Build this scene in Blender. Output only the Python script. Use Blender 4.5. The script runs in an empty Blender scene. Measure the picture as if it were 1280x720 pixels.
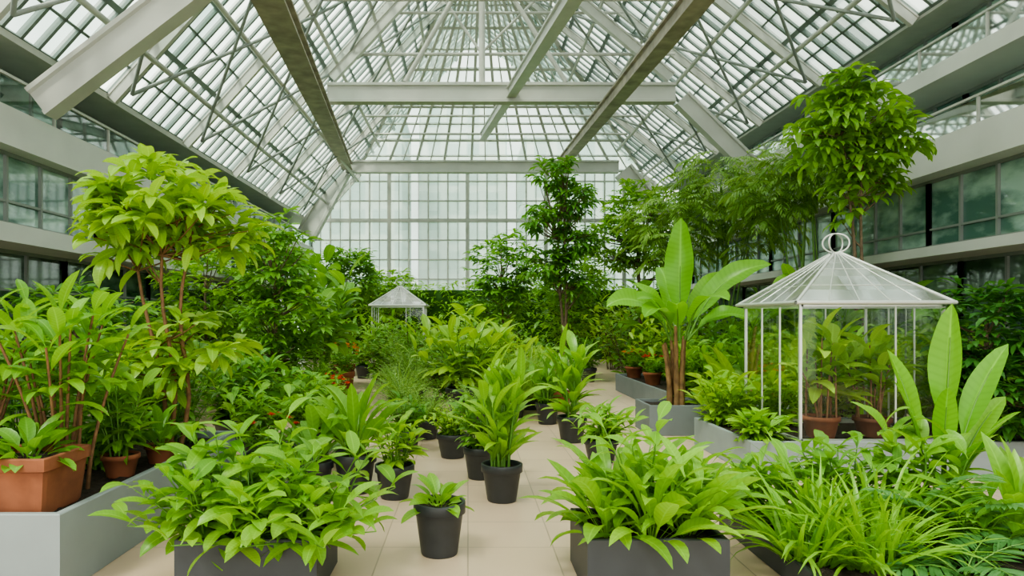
import bpy, math
import numpy as np
from mathutils import Vector
PI=math.pi
scene=bpy.context.scene
COL=scene.collection
try:
    scene.view_settings.view_transform='AgX'; scene.view_settings.look='AgX - Medium High Contrast'
except Exception: pass

# ------------------------------------------------------------------ materials
def newmat(name):
    m=bpy.data.materials.new(name); m.use_nodes=True
    nt=m.node_tree; nt.nodes.clear()
    out=nt.nodes.new('ShaderNodeOutputMaterial')
    return m,nt,out
def nd(nt,t,**kw):
    n=nt.nodes.new(t)
    for k,v in kw.items():
        setattr(n,k,v)
    return n
def c4(c): return (c[0],c[1],c[2],1)
def math_n(nt,op,a,b=None,clamp=False):
    n=nt.nodes.new('ShaderNodeMath'); n.operation=op; n.use_clamp=clamp
    for i,v in enumerate((a,b)):
        if v is None: continue
        if isinstance(v,(int,float)): n.inputs[i].default_value=v
        else: nt.links.new(v,n.inputs[i])
    return n.outputs[0]
def mixc(nt,f,a,b,bt='MIX'):
    n=nt.nodes.new('ShaderNodeMix'); n.data_type='RGBA'; n.blend_type=bt
    for s,v in ((n.inputs[0],f),(n.inputs[6],a),(n.inputs[7],b)):
        if isinstance(v,(int,float)): s.default_value=v
        elif isinstance(v,tuple): s.default_value=c4(v)
        else: nt.links.new(v,s)
    return n.outputs[2]

def leafmat(name,ca,cb,trans=.38,rough=.34,vein=14.0,rib=.45):
    m,nt,out=newmat(name)
    at=nd(nt,'ShaderNodeAttribute'); at.attribute_name='leaf'
    sx=nd(nt,'ShaderNodeSeparateXYZ'); nt.links.new(at.outputs['Vector'],sx.inputs[0])
    oi=nd(nt,'ShaderNodeObjectInfo')
    s=math_n(nt,'ABSOLUTE',sx.outputs[0])
    rf=math_n(nt,'ADD',math_n(nt,'MULTIPLY',sx.outputs[2],.65),math_n(nt,'MULTIPLY',oi.outputs['Random'],.55),True)
    base=mixc(nt,rf,ca,cb)
    ph=math_n(nt,'SUBTRACT',math_n(nt,'MULTIPLY',sx.outputs[1],vein*2*PI),math_n(nt,'MULTIPLY',s,5.0))
    v=math_n(nt,'MULTIPLY',math_n(nt,'ADD',math_n(nt,'SINE',ph),1.0),.5)
    v=math_n(nt,'POWER',v,3.0)
    tint=mixc(nt,math_n(nt,'MULTIPLY',v,.22),base,tuple(min(1,x*.55) for x in ca))
    ribf=math_n(nt,'SUBTRACT',1.0,math_n(nt,'DIVIDE',s,.13),True)
    ribf=math_n(nt,'MULTIPLY',ribf,rib)
    light=tuple(min(1,x*1.4+.04) for x in cb)
    col=mixc(nt,ribf,tint,light)
    p=nd(nt,'ShaderNodeBsdfPrincipled')
    nt.links.new(col,p.inputs['Base Color']); p.inputs['Roughness'].default_value=rough
    p.inputs['Specular IOR Level'].default_value=.5
    tr=nd(nt,'ShaderNodeBsdfTranslucent')
    tc=mixc(nt,.5,col,(min(1,cb[0]*1.8),min(1,cb[1]*1.6),cb[2]*.8))
    nt.links.new(tc,tr.inputs[0])
    mx=nd(nt,'ShaderNodeMixShader'); mx.inputs[0].default_value=trans
    nt.links.new(p.outputs[0],mx.inputs[1]); nt.links.new(tr.outputs[0],mx.inputs[2])
    nt.links.new(mx.outputs[0],out.inputs[0])
    return m
def plain(name,col,rough=.6,metal=0,noise=.0,nscale=8.0,bump=0.0,col2=None):
    m,nt,out=newmat(name)
    p=nd(nt,'ShaderNodeBsdfPrincipled'); p.inputs['Roughness'].default_value=rough; p.inputs['Metallic'].default_value=metal
    tc=nd(nt,'ShaderNodeTexCoord'); n=nd(nt,'ShaderNodeTexNoise'); n.inputs['Scale'].default_value=nscale; n.inputs['Detail'].default_value=6
    nt.links.new(tc.outputs['Object'],n.inputs['Vector'])
    c2=col2 if col2 else tuple(x*(1-noise) for x in col)
    r=math_n(nt,'MULTIPLY',math_n(nt,'SUBTRACT',n.outputs[0],.3),2.4,True)
    nt.links.new(mixc(nt,r,c2,tuple(col)),p.inputs['Base Color'])
    if bump:
        b=nd(nt,'ShaderNodeBump'); b.inputs['Strength'].default_value=bump; b.inputs['Distance'].default_value=.02
        nt.links.new(n.outputs[0],b.inputs['Height']); nt.links.new(b.outputs[0],p.inputs['Normal'])
    nt.links.new(p.outputs[0],out.inputs[0])
    return m
def glassmat(name,tint,refl=.12,milky=0.0,milkcol=(.9,.95,.92),var=0.0,rough=.03,pane=(1,1,1),ploc=(0,0,0),tint2=None):
    m,nt,out=newmat(name)
    t=nd(nt,'ShaderNodeBsdfTransparent'); t.inputs[0].default_value=c4(tint)
    g=nd(nt,'ShaderNodeBsdfGlossy'); g.inputs['Roughness'].default_value=rough
    fr=nd(nt,'ShaderNodeFresnel'); fr.inputs[0].default_value=1.45
    mx=nd(nt,'ShaderNodeMixShader'); f=math_n(nt,'ADD',math_n(nt,'MULTIPLY',fr.outputs[0],.6),refl*.4,True)
    nt.links.new(f,mx.inputs[0]); nt.links.new(t.outputs[0],mx.inputs[1]); nt.links.new(g.outputs[0],mx.inputs[2])
    last=mx.outputs[0]
    if milky>0:
        d=nd(nt,'ShaderNodeBsdfTranslucent'); d.inputs[0].default_value=c4(milkcol)
        mm=nd(nt,'ShaderNodeMixShader')
        if var>0:
            tc=nd(nt,'ShaderNodeTexCoord'); mp=nd(nt,'ShaderNodeMapping'); mp.inputs['Scale'].default_value=pane; mp.inputs['Location'].default_value=ploc
            sn=nd(nt,'ShaderNodeVectorMath'); sn.operation='FLOOR'
            nt.links.new(tc.outputs['Object'],mp.inputs[0]); nt.links.new(mp.outputs[0],sn.inputs[0])
            w=nd(nt,'ShaderNodeTexWhiteNoise'); nt.links.new(sn.outputs[0],w.inputs[0])
            f2=math_n(nt,'ADD',milky-var/2,math_n(nt,'MULTIPLY',w.outputs[0],var),True)
            nt.links.new(f2,mm.inputs[0])
            if tint2:
                nz=nd(nt,'ShaderNodeTexNoise'); nz.inputs['Scale'].default_value=.45; nz.inputs['Detail'].default_value=4
                nt.links.new(tc.outputs['Object'],nz.inputs['Vector'])
                sp=nd(nt,'ShaderNodeSeparateColor'); nt.links.new(w.outputs['Color'],sp.inputs[0])
                q=math_n(nt,'MULTIPLY',math_n(nt,'SUBTRACT',nz.outputs[0],.38),3.2,True)
                q=math_n(nt,'ADD',math_n(nt,'MULTIPLY',q,.55),math_n(nt,'MULTIPLY',sp.outputs[1],.5),True)
                nt.links.new(mixc(nt,q,tint,tint2),t.inputs[0])
        else: mm.inputs[0].default_value=milky
        nt.links.new(last,mm.inputs[1]); nt.links.new(d.outputs[0],mm.inputs[2]); last=mm.outputs[0]
    nt.links.new(last,out.inputs[0])
    return m

LB=leafmat('leaf_bright',(.105,.295,.027),(.28,.52,.055))
LY=leafmat('leaf_lime',(.17,.38,.032),(.39,.60,.07))
LM=leafmat('leaf_mid',(.06,.215,.027),(.20,.42,.055))
LD=leafmat('leaf_dark',(.028,.125,.025),(.10,.28,.045))
LF=leafmat('leaf_feather',(.14,.30,.055),(.31,.50,.11),rib=.1)
LBN=leafmat('leaf_banana',(.09,.31,.02),(.20,.46,.035),vein=26,trans=.38,rib=.7,rough=.34)
FR=leafmat('petal_red',(.5,.03,.02),(.75,.09,.03),rib=.1,vein=1)
FO=leafmat('petal_orange',(.70,.18,.03),(.8,.30,.05),rib=.1,vein=1)
BARK=plain('bark',(.24,.17,.11),.85,0,.55,14,.6)
CANE=plain('cane_brown',(.28,.14,.065),.7,0,.5,20,.4)
STEM=plain('stem_green',(.14,.30,.05),.5,0,.3,20)
BARKG=plain('banana_stem',(.36,.21,.09),.7,0,.0,8,.6,col2=(.12,.065,.03))
POTD=plain('pot_plastic_charcoal',(.04,.045,.05),.45,0,.25,9)
TERR=plain('terracotta',(.33,.115,.055),.85,0,.4,6,.2)
TERRD=plain('terracotta_dark',(.22,.08,.045),.8,0,.25,7,.15)
BOXD=plain('planter_charcoal',(.05,.055,.062),.5,0,.2,5)
BOXL=plain('planter_light_grey',(.29,.33,.34),.55,0,.12,3,.05)
BOXM=plain('planter_mid_grey',(.18,.20,.215),.55,0,.15,3,.05)
SOIL=plain('soil',(.045,.028,.018),.95,0,.7,40,1.0)
WHT=plain('white_painted_steel',(.50,.51,.47),.45,0,.15,3)
BARS=plain('glazing_bar_grey',(.19,.235,.22),.5,0,.15,2)
STL=plain('grey_painted_steel',(.26,.29,.27),.5,0,.2,2)
STD=plain('weathered_beam_grey',(.44,.39,.32),.6,0,.45,3)
TIE=plain('tie_beam_grey',(.50,.51,.47),.6,0,.15,1.5)
CONC=plain('gallery_white_band',(.66,.67,.64),.6,0,.12,1.2)
DARKW=plain('gallery_dark',(.08,.10,.09),.7,0,.3,1)
TERW=plain('terrarium_white_metal',(.68,.70,.67),.28,.5,.08,8)
RGLL=glassmat('roof_glass_west',(.95,1.,.98),.1,.23,(.84,.94,.90),.44,.05,(0,2.353,.9877),(0,9.41,-5.83),(.36,.54,.49))
RGLR=glassmat('roof_glass_east',(.95,1.,.98),.1,.23,(.84,.94,.90),.44,.05,(0,2.353,1.212),(0,9.41,-8.97),(.36,.54,.49))
EGL=glassmat('end_wall_glass',(.72,.81,.78),.1,.38,(.62,.74,.71),.24,.05,(2.326,0,2.326),(16.05,0,.14),(.48,.60,.58))
HGL=glassmat('hip_roof_glass',(.90,.97,.94),.1,.22,(.80,.90,.87),.4,.05,(1.2,0,1.0),(0,0,0),(.50,.64,.60))
TGL=glassmat('terrarium_glass',(.98,1.,.99),.03)
TRG=glassmat('terrarium_roof_glass',(.72,.78,.76),1.5,.42,(.84,.87,.85),.5,.12,(5,5,0),(0,0,0),(.4,.5,.47))
RAILG=glassmat('railing_glass',(.50,.70,.64),.4)
def galglass(name,ca,cb):
    m,nt,out=newmat(name)
    p=nd(nt,'ShaderNodeBsdfPrincipled'); p.inputs['Roughness'].default_value=.04; p.inputs['Specular IOR Level'].default_value=1.0
    tc=nd(nt,'ShaderNodeTexCoord'); n=nd(nt,'ShaderNodeTexNoise'); n.inputs['Scale'].default_value=1.3; n.inputs['Detail'].default_value=5
    mp=nd(nt,'ShaderNodeMapping'); mp.inputs['Scale'].default_value=(1,.8,1.8)
    nt.links.new(tc.outputs['Object'],mp.inputs[0]); nt.links.new(mp.outputs[0],n.inputs['Vector'])
    r=math_n(nt,'MULTIPLY',math_n(nt,'SUBTRACT',n.outputs[0],.40),4.5,True)
    nt.links.new(mixc(nt,r,ca,cb),p.inputs['Base Color'])  # opaque base: mottled colour paints in reflections and the dim interior
    nt.links.new(p.outputs[0],out.inputs[0]); return m
GGL=galglass('gallery_window_glass',(.09,.18,.15),(.40,.56,.49))
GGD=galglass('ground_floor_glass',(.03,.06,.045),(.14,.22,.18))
def floormat():
    m,nt,out=newmat('floor_beige_tiles')
    p=nd(nt,'ShaderNodeBsdfPrincipled'); p.inputs['Roughness'].default_value=.38
    tc=nd(nt,'ShaderNodeTexCoord'); b=nd(nt,'ShaderNodeTexBrick'); b.offset=0.0; b.squash=1.0
    b.inputs['Scale'].default_value=1.0; b.inputs['Brick Width'].default_value=.6; b.inputs['Row Height'].default_value=.6
    b.inputs['Mortar Size'].default_value=.006; b.inputs['Mortar Smooth'].default_value=.4; b.inputs['Bias'].default_value=0
    b.inputs['Color1'].default_value=(.67,.50,.37,1); b.inputs['Color2'].default_value=(.57,.425,.315,1); b.inputs['Mortar'].default_value=(.36,.27,.20,1)
    nt.links.new(tc.outputs['Object'],b.inputs['Vector'])
    n=nd(nt,'ShaderNodeTexNoise'); n.inputs['Scale'].default_value=2.2; n.inputs['Detail'].default_value=8
    nt.links.new(tc.outputs['Object'],n.inputs['Vector'])
    col=mixc(nt,math_n(nt,'MULTIPLY',n.outputs[0],.5),b.outputs['Color'],(.50,.37,.28))
    nt.links.new(col,p.inputs['Base Color'])
    bp=nd(nt,'ShaderNodeBump'); bp.inputs['Strength'].default_value=.3; bp.inputs['Distance'].default_value=.004; bp.invert=True
    nt.links.new(b.outputs['Fac'],bp.inputs['Height']); nt.links.new(bp.outputs[0],p.inputs['Normal'])
    nt.links.new(p.outputs[0],out.inputs[0]); return m

# ------------------------------------------------------------------ geometry accumulator (quads only)
class Geo:
    def __init__(s): s.V=[];s.Q=[];s.A=[];s.n=0
    def add(s,V,Q,A=None):
        V=np.asarray(V,float).reshape(-1,3); Q=np.asarray(Q,int).reshape(-1,4)
        s.V.append(V); s.Q.append(Q+s.n); s.A.append(np.zeros_like(V) if A is None else A.reshape(-1,3)); s.n+=len(V)
    def mesh(s,name,mat,smooth=True,leaf=False):
        me=bpy.data.meshes.new(name)
        V=np.concatenate(s.V); Q=np.concatenate(s.Q)
        me.vertices.add(len(V)); me.vertices.foreach_set('co',V.astype(np.float32).ravel())
        me.loops.add(len(Q)*4); me.loops.foreach_set('vertex_index',Q.astype(np.int32).ravel())
        me.polygons.add(len(Q)); me.polygons.foreach_set('loop_start',(np.arange(len(Q))*4).astype(np.int32))
        try: me.polygons.foreach_set('loop_total',np.full(len(Q),4,np.int32))
        except Exception: pass
        me.update(calc_edges=True)
        me.polygons.foreach_set('use_smooth',np.full(len(Q),bool(smooth)))
        if leaf:
            a=me.attributes.new('leaf','FLOAT_VECTOR','POINT'); a.data.foreach_set('vector',np.concatenate(s.A).astype(np.float32).ravel())
        me.materials.append(mat); me.update()
        return me
    def box(s,x0,x1,y0,y1,z0,z1):
        V=[(x,y,z) for z in (z0,z1) for y in (y0,y1) for x in (x0,x1)]
        Q=[(0,2,3,1),(4,5,7,6),(0,1,5,4),(2,6,7,3),(0,4,6,2),(1,3,7,5)]
        s.add(V,Q)
    def obox(s,c,ax,ay,az):
        c=np.array(c,float); V=[]
        for k in (-1,1):
            for j in (-1,1):
                for i in (-1,1): V.append(c+i*np.array(ax)+j*np.array(ay)+k*np.array(az))
        s.add(V,[(0,2,3,1),(4,5,7,6),(0,1,5,4),(2,6,7,3),(0,4,6,2),(1,3,7,5)])
    def tube(s,pts,rad,seg=6):
        pts=np.asarray(pts,float); n=len(pts)
        rad=np.full(n,rad) if np.isscalar(rad) else np.asarray(rad)
        T=np.gradient(pts,axis=0); T/=np.linalg.norm(T,axis=1)[:,None]+1e-9
        ref=np.array([0,0,1.]) if abs(T[0,2])<.8 else np.array([1.,0,0])
        A=np.cross(T,ref); A/=np.linalg.norm(A,axis=1)[:,None]+1e-9
        B=np.cross(T,A)
        th=np.linspace(0,2*PI,seg,endpoint=False)
        V=pts[:,None]+rad[:,None,None]*(np.cos(th)[None,:,None]*A[:,None]+np.sin(th)[None,:,None]*B[:,None])
        i=np.arange(n-1)[:,None]*seg; j=np.arange(seg)[None]; k=(j+1)%seg
        Q=np.stack([i+j,i+k,i+seg+k,i+seg+j],-1).reshape(-1,4)
        s.add(V,Q)
    def lathe(s,prof,seg=32,c=(0,0,0),sq=0):
        prof=np.asarray(prof,float); n=len(prof); th=np.linspace(0,2*PI,seg,endpoint=False)
        m=np.ones(seg) if not sq else (np.abs(np.cos(th))**sq+np.abs(np.sin(th))**sq)**(-1/sq)
        V=np.stack([prof[:,0][:,None]*np.cos(th)*m+c[0],prof[:,0][:,None]*np.sin(th)*m+c[1],np.repeat(prof[:,1][:,None],seg,1)+c[2]],-1)
        i=np.arange(n-1)[:,None]*seg; j=np.arange(seg)[None]; k=(j+1)%seg
        Q=np.stack([i+j,i+k,i+seg+k,i+seg+j],-1).reshape(-1,4)
        s.add(V,Q)

def arr(x,n): return np.full(n,float(x)) if np.isscalar(x) else np.asarray(x,float)
def leaves(g,base,az,el,L,W,bend,rng,shape='lance',K=6,fold=.25,wave=0.,pet=.12,roll=None,bexp=1.2):
    base=np.asarray(base,float).reshape(-1,3); n=len(base)
    az,el,L,W,bend=[arr(v,n) for v in (az,el,L,W,bend)]
    roll=rng.normal(0,.25,n) if roll is None else arr(roll,n)
    t=np.linspace(0,1,K+1); tm=(t[1:]+t[:-1])/2
    am=el[:,None]-bend[:,None]*tm**bexp; a=el[:,None]-bend[:,None]*t**bexp
    z0=np.zeros((n,1)); ds=(L/K)[:,None]
    cr=np.concatenate([z0,np.cumsum(np.cos(am)*ds,1)],1); cz=np.concatenate([z0,np.cumsum(np.sin(am)*ds,1)],1)
    h=np.stack([np.cos(az),np.sin(az),0*az],-1)[:,None]; sd=np.stack([-np.sin(az),np.cos(az),0*az],-1)[:,None]
    Z=np.array([0,0,1.])
    C=base[:,None]+cr[...,None]*h+cz[...,None]*Z
    N=-np.sin(a)[...,None]*h+np.cos(a)[...,None]*Z
    S=sd*np.cos(roll)[:,None,None]+N*np.sin(roll)[:,None,None]
    N2=N*np.cos(roll)[:,None,None]-sd*np.sin(roll)[:,None,None]
    u=np.clip((t-pet)/(1-pet),0,1)
    if shape=='lance': w=(u**.75)*((1-u)**.8)*2.05
    elif shape=='ovate': w=(u**.5)*((1-u)**.75)*1.65
    elif shape=='paddle': w=np.sin(PI*np.clip(u**.9*.985,0,1))**.62
    elif shape=='strap': w=np.minimum(1,.45+u*2)*(1-u)**.55
    else: w=np.sin(PI*u)
    w=np.clip(w,.0,1); w=np.maximum(w,np.where(t<=pet+.02,.07,.0)); w[-1]=.015
    w=w[None]*(W/2)[:,None]
    cols=np.array([-1.,0,1.]) if wave==0 else np.array([-1.,-.5,0,.5,1.])
    ph=rng.uniform(0,6,n)[:,None]
    wv=np.sin(t[None]*18+ph)*wave if wave else 0*w
    V=[];A=[]
    rnd=np.repeat(rng.uniform(0,1,n)[:,None],K+1,1)
    for c in cols:
        V.append(C+S*(w*c)[...,None]*math.cos(fold)+N2*((w*abs(c)*math.sin(fold))+wv*w*abs(c)*(1 if c>0 else -1))[...,None])
        A.append(np.stack([np.full_like(rnd,c),np.repeat(t[None],n,0),rnd],-1))
    m=len(cols)
    V=np.stack(V,2).reshape(-1,3); A=np.stack(A,2).reshape(-1,3)
    b=(np.arange(n)*(K+1)*m)[:,None,None]; i=(np.arange(K)*m)[None,:,None]; j=np.arange(m-1)[None,None]
    q=b+i+j
    Q=np.stack([q,q+1,q+1+m,q+m],-1).reshape(-1,4)
    g.add(V,Q,A)
GA=2.39996
def rosette(g,rng,n,L,W,el=(.35,1.4),bend=(.6,1.4),shape='lance',pet=.3,K=8,o=(0,0,0),r0=.03,fold=.3,wave=0,jit=.25,bexp=1.9):
    i=np.arange(n); f=(i+.5)/n
    az=GA*i+rng.normal(0,jit,n); e=el[1]-(el[1]-el[0])*f+rng.normal(0,.08,n)
    Lv=L*rng.uniform(.6,1.08,n)*(1-.15*f); Wv=W*(.75+.45*rng.uniform(0,1,n))
    b=bend[0]+(bend[1]-bend[0])*rng.uniform(0,1,n)
    base=np.stack([r0*np.cos(az)*f,r0*np.sin(az)*f,0*az],-1)+np.array(o)
    leaves(g,base,az,e,Lv,Wv,b,rng,shape,K,fold,wave,pet,bexp=bexp,roll=rng.normal(0,.4,n))
def bush(gl,gs,rng,ns,H,R,nl,L,W,shape='lance',o=(0,0,0),K=5,pet=.12,bend=(.5,1.3),el=(.1,.9),lo=.25,sr=.006,asp=1.0,r0=.05,dome=.4):
    o=np.array(o,float)
    B=[];AZ=[];EL=[]
    for k in range(ns):
        a=rng.uniform(0,2*PI); r=R*math.sqrt(rng.uniform(0,1)); h=H*(1-dome*(r/R)**2)*rng.uniform(.72,1)
        t=np.linspace(0,1,7)
        st=np.array([r0*math.cos(a)*rng.uniform(0,1),r0*math.sin(a)*rng.uniform(0,1),0])
        P=o+st+np.stack([r*t**1.4*math.cos(a),asp*r*t**1.4*math.sin(a),h*t**.9],-1)
        gs.tube(P,np.linspace(sr*1.4,sr*.6,7),5)
        tt=np.linspace(lo,1,nl)+rng.normal(0,.02,nl); tt=np.clip(tt,0,1)
        B.append(o+st+np.stack([r*tt**1.4*math.cos(a),asp*r*tt**1.4*math.sin(a),h*tt**.9],-1))
        AZ.append(GA*np.arange(nl)+rng.uniform(0,6)); EL.append(el[0]+(el[1]-el[0])*tt+rng.normal(0,.15,nl))
    B=np.concatenate(B);AZ=np.concatenate(AZ);EL=np.concatenate(EL);n=len(B)
    leaves(gl,B,AZ,EL,L*rng.uniform(.7,1.2,n),W*rng.uniform(.8,1.2,n),rng.uniform(bend[0],bend[1],n),rng,shape,K,.25,0,pet)
def canopy_pts(rng,n,c,r,rz,shell=.55):
    d=rng.normal(0,1,(n,3)); d/=np.linalg.norm(d,axis=1)[:,None]
    q=shell+(1-shell)*rng.uniform(0,1,n)**.6
    lump=1+.18*np.sin(d[:,0]*5+c[0]*3)*np.cos(d[:,1]*4+c[2]*2)
    return np.array(c)+d*(q*lump)[:,None]*np.array([r,r,rz]),d
def tree(gl,gt,rng,trunks,cans,nw,m,L,W,shape='lance',K=4,tr=.03,el=(-.1,.6),bend=(.5,1.3),nbr=16,pet=.15,shell=.45,wb=.05):
    tot=sum(c[3]*c[3]*c[4] for c in cans)
    tops=[]
    for (x0,y0,x1,y1,z1) in trunks:
        t=np.linspace(0,1,9); wob=wb*z1/2
        P=np.stack([x0+(x1-x0)*t+wob*np.sin(t*5+x0*9)*t*(1-t)*2,y0+(y1-y0)*t+wob*np.cos(t*6)*t*(1-t)*2,z1*t],-1)
        gt.tube(P,np.linspace(tr,tr*.5,9),8); tops.append(P)
    for (cx,cy,cz,r,rz) in cans:
        n=max(3,int(nw*r*r*rz/tot)); pts,d=canopy_pts(rng,n,(cx,cy,cz),r,rz,shell)
        for k in range(min(n,nbr)):
            P=tops[k%len(tops)]; z=min(pts[k,2]-.1,P[-1,2]); j=np.argmin(abs(P[:,2]-max(z-.3*rz,P[3,2])))
            a=P[j];b=pts[k]; t=np.linspace(0,1,5)[:,None]; Q=a+(b-a)*t; Q[:,2]+=np.sin(t[:,0]*PI)*-.06*rz
            gt.tube(Q,np.linspace(tr*.4,tr*.14,5),5)
        base=np.repeat(pts,m,0)+rng.normal(0,.02,(n*m,3))
        out=np.repeat(np.arctan2(d[:,1],d[:,0]),m)
        az=np.tile(np.arange(m)*2*PI/m,n)+np.repeat(rng.uniform(0,6,n),m)
        az=az+.5*np.sin(out-az)
        e=el[0]+(el[1]-el[0])*rng.uniform(0,1,n*m)+.25*np.repeat(d[:,2],m)
        leaves(gl,base,az,e,L*rng.uniform(.7,1.2,n*m),W*rng.uniform(.8,1.2,n*m),rng.uniform(bend[0],bend[1],n*m),rng,shape,K,.22,0,pet)
def fronds(gl,gs,rng,base,az,el,L,bend,npair,lL,lW,K=2,sp=1.05,rr=.004,shape='lance',droop=.3):
    base=np.asarray(base).reshape(-1,3); n=len(base); az,el,L,bend=[arr(v,n) for v in (az,el,L,bend)]
    M=24; t=np.linspace(0,1,M); 
    for i in range(n):
        a=el[i]-bend[i]*t; ds=L[i]/(M-1)
        cr=np.concatenate([[0],np.cumsum(np.cos(a[:-1])*ds)]); cz=np.concatenate([[0],np.cumsum(np.sin(a[:-1])*ds)])
        P=base[i]+np.stack([cr*math.cos(az[i]),cr*math.sin(az[i]),cz],-1)
        if gs is not None: gs.tube(P[::4],np.linspace(rr,rr*.4,len(P[::4])),4)
        tt=np.linspace(.15,1,npair); idx=np.clip((tt*(M-1)).astype(int),0,M-1)
        B=P[idx]; prof=lL*np.sin(PI*np.clip(.12+tt*.8,0,1))**.7
        for s in (-1,1):
            leaves(gl,B,az[i]+s*sp*(1.15-.5*tt),a[idx]*.6,prof,lW,droop+rng.uniform(0,.3,npair),rng,shape,K,.1,0,.05,roll=rng.normal(0,.3,npair))

# ------------------------------------------------------------------ object helpers
def obj(name,me,parent=None,loc=(0,0,0)):
    o=bpy.data.objects.new(name,me); COL.objects.link(o); o.location=loc
    if parent: o.parent=parent
    return o
def thing(name,label,cat,loc,parts,group=None):
    e=bpy.data.objects.new(name,None); COL.objects.link(e); e.location=loc; e.empty_display_size=.2
    e['label']=label; e['category']=cat
    if group: e['group']=group
    for p in parts:
        pn,g,mat=p[:3]
        if g.n==0: continue
        leaf=mat.name.startswith(('leaf','petal'))
        o=obj(pn,g.mesh(pn,mat,smooth=(p[3] if len(p)>3 else True),leaf=leaf),e)
    return e
def single(name,g,mat,label,cat,loc=(0,0,0),smooth=False,group=None):
    o=obj(name,g.mesh(name,mat,smooth),None,loc); o['label']=label; o['category']=cat
    if group:o['group']=group
    return o
def struct(name,g,mat,smooth=False):
    o=obj(name,g.mesh(name,mat,smooth)); o['kind']='structure'; return o

def potparts(r,h,mat=None,taper=.74,sq=0):
    mat=mat or POTD
    g=Geo(); b=r*taper
    g.lathe([(0,0),(b*.96,0),(b,.012),(b+(r-b)*.82,h*.77),(r*.965,h*.775),(r*1.05,h*.79),(r*1.05,h*.985),(r*1.03,h),(r*.95,h),(r*.93,h*.97),(r*.90,h*.84)],64 if sq else 36,sq=sq)
    s=Geo(); s.lathe([(r*.91,h*.86),(r*.7,h*.885),(r*.35,h*.90),(0.001,h*.91)],48 if sq else 24,sq=sq)
    rng=np.random.default_rng(int(r*1000))
    s.V[0][:,2]+=rng.normal(0,.006,len(s.V[0]))
    return [('pot',g,mat,not sq),('soil',s,SOIL)]
def boxplanter(x0,x1,y0,y1,h,mat,label,wall=.035,z0=0.,soil=.05):
    cx,cy=(x0+x1)/2,(y0+y1)/2; a,b=(x1-x0)/2,(y1-y0)/2
    g=Geo()
    rings=[(a-.004,b-.004,0),(a,b,.004),(a,b,h-.006),(a-.006,b-.006,h),(a-wall+.005,b-wall+.005,h),(a-wall,b-wall,h-.006),(a-wall,b-wall,.03)]
    V=[];Q=[]
    for (p,q,z) in rings: V+= [(-p,-q,z),(p,-q,z),(p,q,z),(-p,q,z)]
    for i in range(len(rings)-1):
        for j in range(4):
            k=(j+1)%4; Q.append((4*i+j,4*i+k,4*i+4+k,4*i+4+j))
    Q.append((3,2,1,0)); k=4*(len(rings)-1); Q.append((k,k+1,k+2,k+3))
    g.add(V,Q)
    s=Geo(); nx=max(4,int((x1-x0)/.06)); ny=max(4,int((y1-y0)/.06))
    X,Y=np.meshgrid(np.linspace(-a+wall,a-wall,nx),np.linspace(-b+wall,b-wall,ny),indexing='ij')
    rng=np.random.default_rng(int(abs(cx*100)+abs(cy*77)))
    Zz=h-soil+rng.normal(0,.009,X.shape)
    i=np.arange(nx-1)[:,None]*ny; j=np.arange(ny-1)[None]; q=i+j
    s.add(np.stack([X,Y,Zz],-1),np.stack([q,q+ny,q+ny+1,q+1],-1))
    return thing('planter_box',label,'planter',(cx,cy,z0),[('box',g,mat,False),('soil',s,SOIL)])

# ================================================================== SETTING
XL,XR=-6.9,8.6; YN,YF=-4.0,30.0
ZL,ZR=5.9,7.4; RX,RZ=.4,14.0
HY,HZ=21.5,8.15   # hip starts at ridge y=HY, ends at YF at height HZ
g=Geo(); g.add([(XL-3,YN,0),(XR+3,YN,0),(XR+3,YF+.3,0),(XL-3,YF+.3,0)],[(0,1,2,3)]); struct('floor',g,floormat())
trim_i=[0]; win_i=[0]
def trim(x0,x1,y0,y1,z0,z1,mat):
    trim_i[0]+=1; g=Geo(); g.box(x0,x1,y0,y1,z0,z1); return struct('trim_%d'%trim_i[0],g,mat)
def window(frame,glass,gm,fm):
    win_i[0]+=1
    o=struct('window_%d'%win_i[0],frame,fm)
    c=obj('glass',glass.mesh('glass',gm,False),o); return o
nb=10; dy=(YF-YN)/nb
def winrow(x,z0,z1,sub,s,transom=None,gm=None,fm=None):
    for i in range(nb):
        y0=YN+i*dy; y1=y0+dy; f=Geo(); gl=Geo()
        f.box(x-.04,x+.04,y0,y1,z0,z0+.06); f.box(x-.04,x+.04,y0,y1,z1-.06,z1)
        for k in range(sub+1):
            yy=y0+k*dy/sub; w=.05 if k in(0,sub) else .025
            f.box(x-.05,x+.05,yy-w,yy+w,z0+.06,z1-.06)
        if transom: f.box(x-.045,x+.045,y0,y1,transom-.02,transom+.02)
        gl.add([(x,y0,z0),(x,y1,z0),(x,y1,z1),(x,y0,z1)],[(0,1,2,3)])
        window(f,gl,gm or GGL,fm or STL)
def railing(x,z,label):
    e=bpy.data.objects.new('balcony_railing',None); COL.objects.link(e); e.location=(x,(YN+YF)/2,z)
    e['label']=label; e['category']='railing'
    g=Geo(); g.box(-.03,.03,-(YF-YN)/2,(YF-YN)/2,.46,.50); obj('handrail',g.mesh('handrail',WHT,False),e)
    pg=Geo(); pg.box(-.02,.02,-.02,.02,0,.46); pm=pg.mesh('post',WHT,False)
    gg=Geo(); gg.add([(0,-.8,.04),(0,.8,.04),(0,.8,.43),(0,-.8,.43)],[(0,1,2,3)]); gm=gg.mesh('glass_panel',RAILG,False)
    n=int((YF-YN)/1.7)
    for i in range(n+1):
        obj('post',pm,e,(0,-(YF-YN)/2+.02+i*1.698,0))
        if i<n: obj('glass_panel',gm,e,(0,-(YF-YN)/2+.85+i*1.7,0))
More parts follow.
